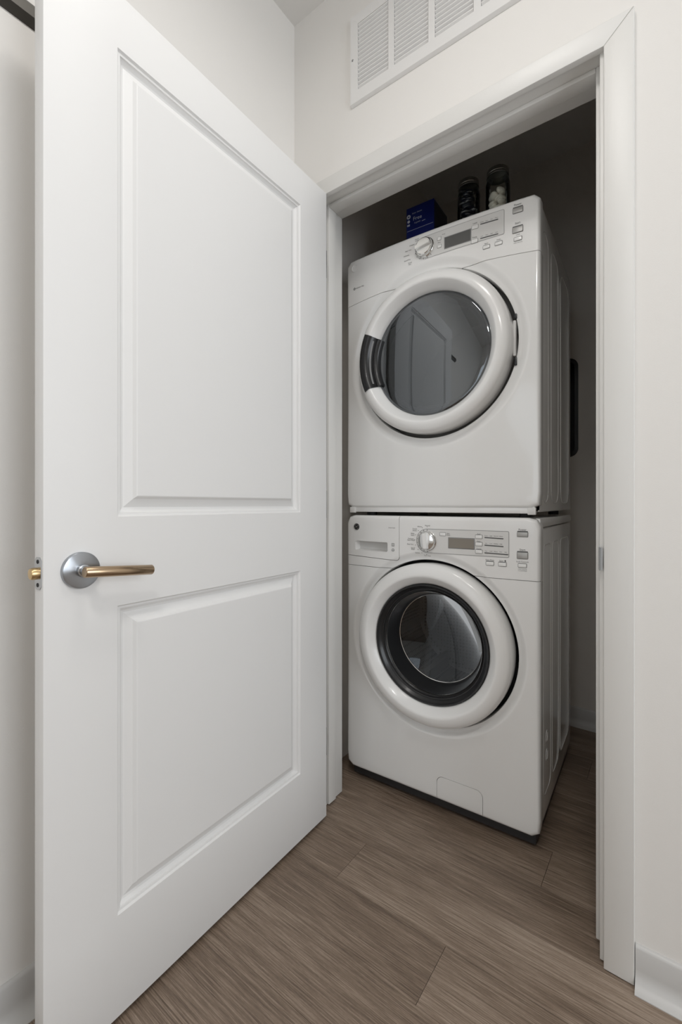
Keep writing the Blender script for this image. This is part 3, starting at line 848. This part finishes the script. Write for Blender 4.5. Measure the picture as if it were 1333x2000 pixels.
T(PW_, 'Lock Controls', 0.2990, 0.8540, 0.0060, bow_w); T(PW_, 'Hold 3 Seconds', 0.2990, 0.8310, 0.0040, bow_w); T(PW_, 'to Lock/Unlock', 0.2990, 0.8265, 0.0040, bow_w)
T(PW_, 'Extra Rinse', 0.2005, 0.8525, 0.0058, bow_w); T(PW_, 'Signal', 0.2360, 0.8525, 0.0058, bow_w)
x_, z_ = true_pos(0.2480, 0.8530, bow_w); PW_.ring(x_, z_, 0, .0024, bow_w, .0012)
for nm, za in (('Soil', 0.9335), ('Spin', 0.9100), ('Temp', 0.8860)): T(PW_, nm, 0.1650, za, 0.0068, bow_w)
T(PW_, 'Stain', 0.0620, 0.9320, 0.0055, bow_w); T(PW_, 'Wash', 0.0620, 0.9265, 0.0055, bow_w)
for za, xb, words in ((0.9235, 0.2425, ('Extra', 'Light', 'Normal', 'Heavy')), (0.8990, 0.2425, ('No', 'Low', 'Medium', 'High')), (0.8745, 0.2570, ('Tap', 'Cold', 'Warm', 'Hot', 'Sani'))):
    a_, b_ = true_pos(0.1835, za, bow_w), true_pos(xb, za-.0015, bow_w)
    PW_.line([a_, b_], 0.0032, bow_w, .0012)
    for k, w_ in enumerate(words): T(PW_, w_, 0.1885+k*(xb-0.195)/(len(words)-1)*0.98, za+.0058, 0.0042, bow_w)
for txt, xa, za in (('Normal', -0.0130, 0.9565), ('Whites', -0.0420, 0.9520), ('Towels', -0.0610, 0.9435), ('Sheets', -0.0610, 0.9375), ('Bulky', -0.0690, 0.9270), ('Items', -0.0690, 0.9210), ('Delicates', -0.0760, 0.9085), ('Hand Wash', -0.0760, 0.9030), ('Easy Care', -0.0780, 0.8890), ('Speed', -0.0680, 0.8765), ('Wash', -0.0680, 0.8710), ('Sanitize', -0.0500, 0.8600), ('Tub Clean', -0.0130, 0.8520)):
    T(PW_, txt, xa, za, 0.0060, bow_w)
for k in range(9):
    a = PI/2+0.02+k*PI/8.2; r = 0.0475
    PW_.ring(kcx+r*math.cos(a), kcz+r*math.sin(a), 0, .0013, bow_w, .001, n=8)
# drawer icons and faint line of print
x_, z_ = true_pos(-0.1475, 0.8830, bow_w); PW_.line([(x_-.005, z_+.005), (x_+.005, z_+.005), (x_+.005, z_-.005), (x_-.005, z_-.005), (x_-.005, z_+.005)], .0011, bow_w)
PW_.line([(x_-.003, z_+.002), (x_+.003, z_+.002)], .001, bow_w); PW_.line([(x_-.003, z_-.002), (x_+.003, z_-.002)], .001, bow_w)
x_, z_ = true_pos(-0.1475, 0.8640, bow_w); PW_.ring(x_, z_, .0042, .0056, bow_w); PW_.line([(x_-.003, z_), (x_+.003, z_)], .0016, bow_w)
PW_.done(washer)
pr = Print(); a_, b_ = true_pos(-0.172, 0.9445, bow_w), true_pos(-0.133, 0.9440, bow_w)
pr.text('front load', (a_[0]+b_[0])/2, a_[1], 0.0068, bow_w); pr.done(dro, M['outline'], 'faint_print')

# ================================================================== DRYER
DBASE = 0.9885
dryer = sized(empty('clothes_dryer', (AX, AY, AZ+DBASE*KA), AROT))
tag(dryer, 'white front loading dryer stacked on top of the washer', 'clothes dryer')
def dz(o): o.location.z -= DBASE; return o
_obj = obj
class _D:  # children of the dryer are modelled in floor heights and then lowered onto its base
    pass
def bow_d(x, z): return 0.017*max(0.0, 1-(x/HW)**2)*smooth01((z-1.05)/0.4)
DZ0_, DZ1_, DCZ = 1.018, 1.9690, 1.545
base = make_front(DCZ, 0.2855, DZ0_, DZ1_, bow_d, rc=0.022, fil=0.012, dish_r=0.325, dish_in=0.292, dish=0.012)
arch = lambda x: 0.018*max(0.0, 1-(x/HW)**2)
for v in base.verts: v.co.z -= arch(v.co.x)
low, upp = cut_convex(base, [((0, 1.7925), (0, 1))], 0.0009)
for b_ in (low, upp):
    for v in b_.verts: v.co.z += arch(v.co.x)
dz(obj('front_panel', lip_back(low), M['enamel'], dryer, recalc=False))
dz(obj('control_panel', lip_back(upp), M['plastic'], dryer, recalc=False))
bm = bmesh.new(); box(bm, -0.343, 0.343, 0.030, 0.655, 1.006, 1.966, bev=0.006); open_front(bm)
cabd = dz(obj('cabinet', bm, M['enamel'], dryer))
for (ya, yb_, rr) in ((0.062, 0.165, .05), (0.215, 0.355, .05), (0.41, 0.60, .05)):
    obj('pressed_rib', rib_loop(ya, yb_, 1.035, 1.90, rr, 0.343), M['enamel'], cabd)
bm = bmesh.new(); box(bm, -0.333, 0.333, 0.006, 0.030, 1.0015, 1.024, bev=0.002)
dz(obj('base_rail', bm, M['enamel'], dryer))
for x in (-0.325, 0.325):
    dz(obj('rail_clip', boxm(x-.012, x+.012, 0.000, 0.012, 0.998, 1.020, bev=.002), M['inset'], dryer))
for x in (-0.29, 0.29):
    for y in (0.09, 0.58):
        bm = bmesh.new(); bmesh.ops.create_cone(bm, cap_ends=True, segments=20, radius1=0.02, radius2=0.02, depth=0.0205, matrix=Matrix.Translation((x, y, 0.9985)))
        dz(obj('foot', bm, M['rubber'], dryer))
# door ring with a bowl of pale plastic and a flat tinted window
ringp = [(0.262, 0.03), (0.2715, 0.028), (0.2735, 0.006), (0.2735, y0-.006), (0.2720, y0-.016), (0.268, y0-.0235), (0.261, y0-.0290), (0.250, y0-.0335), (0.241, y0-.0355), (0.2355, y0-.0350), (0.232, y0-.0320), (0.224, y0-.0220), (0.215, y0-.0090), (0.2105, y0-.001), (0.2085, 0.000), (0.2085, 0.02)]
dd = dz(door_ring('porthole_door', dryer, DCZ, .274, ringp, M['plastic']))
bm = bmesh.new(); pane = [(0.2086, -0.0115), (0.203, -0.0145)]
for i in range(0, 13): r = 0.2*(1-i/12); pane.append((r, -0.0150-0.006*(1-(r/0.2)**2)))
revolve(bm, pane, 96, (0, DCZ)); obj('door_window', bm, M['glass_dark'], dd, ang=0.9, label='grey tinted round window')
bm = bmesh.new(); revolve(bm, [(0.2085, -0.010), (0.203, -0.0125), (0.196, -0.010), (0.193, 0.005), (0.180, 0.018), (0.182, 0.024), (0.2085, 0.026)], 96, (0, DCZ), close=True)
obj('window_bezel', bm, M['black'], dd, ang=0.5)
# inner bowl of the door and the drum behind it
bm = bmesh.new(); revolve(bm, [(0.262, 0.034), (0.262, 0.052), (0.225, 0.062), (0.222, 0.078), (0.245, 0.084), (0.275, 0.09), (0.29, 0.10), (0.29, 0.56)], 96, (0, DCZ))
dz(obj('drum', bm, M['drumwhite'], dryer))
bm = bmesh.new(); revolve(bm, [(0.29, 0.56), (0.0, 0.562)], 96, (0, DCZ))
bh = dz(obj('drum_bulkhead', bm, M['drumwhite'], dryer))
bm = bmesh.new(); revolve(bm, [(0.115, 0.557), (0.112, 0.553), (0.0, 0.550)], 64, (0.12, DCZ-0.06))
obj('perforated_plate', bm, M['bulkhead'], bh)
bm = bmesh.new(); box(bm, -0.14, 0.16, 0.085, 0.30, DCZ-0.215, DCZ-0.150, bev=.012)
dz(obj('lint_filter_cover', bm, M['inset'], dryer))
# hinge
bm = bmesh.new(); box(bm, 0.270, 0.2785, 0.002, 0.02, DCZ-.055, DCZ+.055, bev=.002)
dz(obj('door_hinge', bm, M['inset'], dryer)); 
for za, zb in ((-.085, -.060), (.060, .075)): dz(obj('hinge_bracket', boxm(0.2735, 0.282, 0.000, 0.012, DCZ+za, DCZ+zb, bev=.002), M['black'], dryer))
# black grip set into the left of the ring
bm = bmesh.new(); ga0, ga1 = PI-0.42, PI+0.42
def arc_block(prof, a0, a1, n=20):
    revolve(bm, prof, n, (0, DCZ), a0, a1, close=True)
gp = [(0.192, -0.0135), (0.196, -0.024), (0.204, -0.031), (0.211, -0.032), (0.214, -0.0305), (0.219, -0.0405), (0.226, -0.0490), (0.232, -0.0550), (0.240, -0.0580), (0.250, -0.0570), (0.257, -0.0540), (0.2585, -0.0500), (0.256, -0.030), (0.20, -0.010)]
arc_block(gp, ga0, ga1)
obj('door_handle', bm, M['black'], dd, ang=0.6, label='glossy black recessed grip')
bm = bmesh.new(); revolve(bm, [(0.2180, -0.0385), (0.2195, -0.0425), (0.2215, -0.0450), (0.2205, -0.0400)], 20, (0, DCZ), PI-0.36, PI+0.36, close=True)
obj('handle_trim', bm, M['outline'], dd)
# controls
ix0, _ = true_pos(-0.0200, 1.915, bow_d); ix1, iz1 = true_pos(0.2445, 1.9560, bow_d); _, iz0 = true_pos(0.2445, 1.8770, bow_d)
iz1 -= 0.002
kcx, kcz = true_pos(-0.0225, 1.9150, bow_d)
kcz = (iz0+iz1)/2
ins = pill(kcx, kcz, (iz1-iz0)/2, ix1, iz0, iz1)
ind = dz(obj('control_inset', plate(ins, 0.0006, bow_d, 0.0), M['inset'], dryer, smooth=False, label='pale grey inset around the dial and screen'))
pr = Print(); pr.line(ins[24:]+[ins[0]], 0.0010, bow_d, 0.0009); pr.done(ind, M['outline'], 'inset_outline')
dial = dz(obj('cycle_dial', knob_mesh(kcx, kcz, 0.0305, 0.022, bow_d, 0, 0.034), M['chrome'], dryer, label='chrome cycle dial'))
obj('dial_grip', grip_mesh(kcx, kcz, 0.0275, 0.0085, 0.012, -bow_d(kcx, kcz)-0.017, 0.15), M['chrome'], dial)
pr = Print()
for k in range(10):
    a = PI/2+0.25+k*PI/8
    pr.line([(kcx+0.0345*math.cos(a), kcz+0.0345*math.sin(a)), (kcx+0.0385*math.cos(a), kcz+0.0385*math.sin(a))], .0016, bow_d, 0.0012)
pr.done(dial, name='dial_mark')
N0 = len(bpy.data.objects)
before = set(bpy.data.objects)
PD = Print()
screen(0.0505, 0.1375, 1.8935, 1.9295, M['lcd_d'], dryer, bow_d, label='dark unlit screen')
shaded_button(0.2710, 0.3000, 1.9270, 1.9440, dryer, bow_d, PD, None, .0036)
shaded_button(0.2700, 0.3000, 1.8665, 1.8850, dryer, bow_d, PD, None, .0036)
shaded_button(0.2745, 0.2970, 1.8415, 1.8530, dryer, bow_d, PD, M['plastic'], .0015)
shaded_button(0.1790, 0.2000, 1.8485, 1.8590, dryer, bow_d, PD, M['plastic'], .002)
shaded_button(0.2165, 0.2385, 1.8475, 1.8580, dryer, bow_d, PD, M['plastic'], .002)
shaded_button(0.1425, 0.1630, 1.9245, 1.9365, dryer, bow_d, PD, M['plastic'], .0006)
shaded_button(0.1410, 0.1615, 1.8790, 1.8910, dryer, bow_d, PD, M['plastic'], .0006)
shaded_button(0.0240, 0.0360, 1.9290, 1.9400, dryer, bow_d, PD, M['plastic'], .0006)
shaded_button(0.0240, 0.0370, 1.9035, 1.9130, dryer, bow_d, PD, M['plastic'], .0006)
T(PD, 'Power', 0.2855, 1.9530, 0.0082, bow_d); T(PD, 'Start', 0.2850, 1.8960, 0.0082, bow_d)
T(PD, 'Lock', 0.2855, 1.8605, 0.0055, bow_d); T(PD, 'Hold 3 Seconds', 0.2860, 1.8360, 0.0040, bow_d)
T(PD, 'Level', 0.1530, 1.9430, 0.0066, bow_d); T(PD, 'Temp', 0.1515, 1.8975, 0.0066, bow_d)
T(PD, 'Signal', 0.1890, 1.8650, 0.0052, bow_d); T(PD, 'Delay', 0.2280, 1.8645, 0.0052, bow_d)
T(PD, 'Damp', 0.0400, 1.9445, 0.0045, bow_d, 'LEFT'); T(PD, 'Alert', 0.0295, 1.9215, 0.0050, bow_d)
for za, words in ((1.9330, ('Damp', 'Less', 'Dry', 'More')), (1.8870, ('Low', 'Med', 'High', 'Anti'))):
    a_, b_ = true_pos(0.1700, za, bow_d), true_pos(0.2265, za-.0040, bow_d)
    PD.line([a_, b_], 0.0032, bow_d, .0012)
    for k, w_ in enumerate(words): T(PD, w_, 0.1750+k*0.0155, za+.0058-k*.001, 0.0042, bow_d)
for txt, xa, za in (('Mixed', -0.0530, 1.9610), ('Load', -0.0530, 1.9555), ('Cottons', -0.0720, 1.9460), ('Easy Care', -0.0860, 1.9310), ('Delicates', -0.0930, 1.9150), ('Speed Dry', -0.0900, 1.8980), ('Timed', -0.0800, 1.8860), ('Dry', -0.0800, 1.8805)):
    T(PD, txt, xa, za, 0.0058, bow_d)
# maker's mark at the lower left: small ring and word
x_, z_ = true_pos(-0.3145, 1.8580, bow_d); PD.ring(x_, z_, .0022, .0048, bow_d, n=16); PD.text('sensor dry', x_+.0070, z_+.0005, 0.0088, bow_d, 'LEFT')
PD.done(dryer)
# round pressed boss at the upper left corner of the control panel
ex, ez = true_pos(-0.3130, 1.9370, bow_d); yb = -bow_d(ex, ez)
bm = bmesh.new(); revolve(bm, [(0.0145, yb+.001), (0.0138, yb-.0012), (0.0128, yb-.0012), (0.0118, yb-.0002), (0.0, yb-.0002)], 40, (ex, ez))
obj('emblem_boss', bm, M['plastic'], dryer)
for o in bpy.data.objects:
    if o not in before and o.parent is dryer: o.location.z -= DBASE

# ================================================================== THINGS ON THE DRYER
TOPZ = 1.9665
def top_pt(x, y, z=TOPZ):
    c_, s_ = math.cos(AROT), math.sin(AROT)
    return (AX+KA*(c_*x-s_*y), AY+KA*(s_*x+c_*y), AZ+KA*z)
# blue carton
BW, BD, BH = 0.112, 0.13, 0.188
carton = sized(empty('carton', top_pt(-0.088, 0.10+BD/2), AROT)); tag(carton, 'dark blue carton with white print on top of the dryer', 'box')
obj('carton_body', boxm(-BW/2, BW/2, -BD/2, BD/2, 0, BH, bev=.0015), M['blue'], carton)
obj('side_print', boxm(BW/2, BW/2+.0004, -BD/2+.004, BD/2-.004, 0.004, BH-.004), M['navy'], carton, smooth=False)
flat = lambda x, z: BD/2
pr = Print()
pr.text('Free', -0.010, BH-0.048, 0.020, flat); pr.text('& gentle', -0.010, BH-0.064, 0.0075, flat)
pr.text('dryer sheets', -0.012, BH-0.026, 0.008, flat); pr.line([(0.008, BH-.067), (0.022, BH-.066)], .002, flat)
pr.ring(-0.046, BH-.034, .003, .008, flat); pr.ring(-0.046, BH-.052, 0, .0055, flat); pr.line([(-.052, BH-.066), (-.041, BH-.066)], .007, flat)
pr.line([(-BW/2+.003, BH-.088), (BW/2-.003, BH-.088)], .0012, flat)
pr.done(carton, M['whiteprint'])
pr = Print(); pr.shape([(-BW/2+.001, .002), (BW/2-.001, .002), (BW/2-.001, .03), (-BW/2+.001, .03)], flat, .0003); pr.done(carton, M['blue'], 'lower_band')

def lathe_z(bm, prof, n=40):
    rows = []
    for r, z in prof:
        r = max(r, 1e-5); rows.append([bm.verts.new((r*math.cos(2*PI*i/n), r*math.sin(2*PI*i/n), z)) for i in range(n)])
    for A, B in zip(rows[:-1], rows[1:]):
        for i in range(n): bm.faces.new((A[i], A[(i+1) % n], B[(i+1) % n], B[i]))
def jar(x, y, R, H, label, pods, pm, plabel, fill):
    t = sized(empty('glass_jar', top_pt(x, y), 0.3)); tag(t, label, 'jar', 'glass jars on top of the dryer')
    bm = bmesh.new()
    lathe_z(bm, [(0, 0.003), (R-.006, 0.0), (R-.001, .006), (R, .014), (R, H*0.74), (R-.002, H*.79), (R*.88, H*.86), (R*.85, H*.88), (R*.85, H*.985)])
    obj('jar_body', bm, M['glass_jar'], t, ang=0.9)
    bm = bmesh.new()
    lathe_z(bm, [(R*.88, H*.885), (R*.915, H*.89), (R*.90, H*.925), (R*.915, H*.93), (R*.90, H*.965), (R*.91, H*.985), (R*.89, H), (R*.80, H), (0, H*.995)])
    obj('lid', bm, M['lid'], t, ang=0.5)
    bm = bmesh.new(); rnd = random.Random(int(x*1000))
    k = 0
    while k < pods:
        a = rnd.uniform(0, 2*PI); rr = math.sqrt(rnd.random())*(R-.020); z = 0.016+(fill*H-.024)*(k+.5)/pods
        b2 = bmesh.ops.create_icosphere(bm, subdivisions=2, radius=1.0)
        rot = Matrix.Rotation(rnd.uniform(0, PI), 4, 'Z') @ Matrix.Rotation(rnd.uniform(-.7, .7), 4, 'X')
        sx, sy, sz = rnd.uniform(.014, .018), rnd.uniform(.013, .016), rnd.uniform(.008, .012)
        for v in b2['verts']:
            c = v.co; q = Vector((math.copysign(abs(c.x)**.7, c.x)*sx, math.copysign(abs(c.y)**.7, c.y)*sy, c.z*sz*(1-.3*max(abs(c.x), abs(c.y)))))
            q = rot @ q; v.co = Vector((rr*math.cos(a)+q.x, rr*math.sin(a)+q.y, z+q.z))
            l = math.hypot(v.co.x, v.co.y)
            if l > R-.003: v.co.x *= (R-.003)/l; v.co.y *= (R-.003)/l
            v.co.z = max(v.co.z, 0.0045)
        k += 1
    p = obj('laundry_pods', bm, pm); p.location = top_pt(x, y); sized(p); tag(p, plabel, 'pods', kind='stuff')
jar(0.096, 0.105, 0.0385, 0.192, 'glass jar full of dark pods beside the blue carton', 34, M['pod_dark'], 'dark navy pods filling the jar next to the blue carton', 0.90)
jar(0.196, 0.105, 0.0395, 0.190, 'glass jar of white pods nearest the right end of the dryer', 22, M['pod_white'], 'white pods heaped in the right jar', 0.66)

# ================================================================== VENT BOX IN THE CLOSET WALL
vb = empty('dryer_vent_box', ((VX0+VX1)/2, CYB, (VZ0+VZ1)/2)); tag(vb, 'black recessed vent box in the closet wall behind the dryer', 'vent box')
cx_, cz_ = (VX0+VX1)/2, (VZ0+VZ1)/2
def ring_wall(outer, inner, y_out, y_in, bm):
    n = len(outer)
    A = [bm.verts.new((x-cx_, y_out, z-cz_)) for x, z in outer]; B = [bm.verts.new((x-cx_, y_in, z-cz_)) for x, z in inner]
    for i in range(n): bm.faces.new((A[i], A[(i+1) % n], B[(i+1) % n], B[i]))
    return A, B
o0 = rrect(VX0-.012, VX1+.012, VZ0-.012, VZ1+.012, .040, 8); o1 = rrect(VX0+.003, VX1-.003, VZ0+.003, VZ1-.003, .030, 8)
bm = bmesh.new(); ring_wall(o0, o0, 0.0, -.006, bm); ring_wall(o0, o1, -.006, -.008, bm); ring_wall(o1, o1, -.008, 0.010, bm)
bmesh.ops.remove_doubles(bm, verts=bm.verts[:], dist=1e-5)
obj('box_flange', bm, M['ductblack'], vb, ang=0.5)
bm = bmesh.new(); A, B = ring_wall(o1, rrect(VX0+.012, VX1-.012, VZ0+.012, VZ1-.012, .026, 8), 0.010, 0.085, bm); bm.faces.new(B)
obj('box_recess', bm, M['ductblack'], vb, ang=0.5)
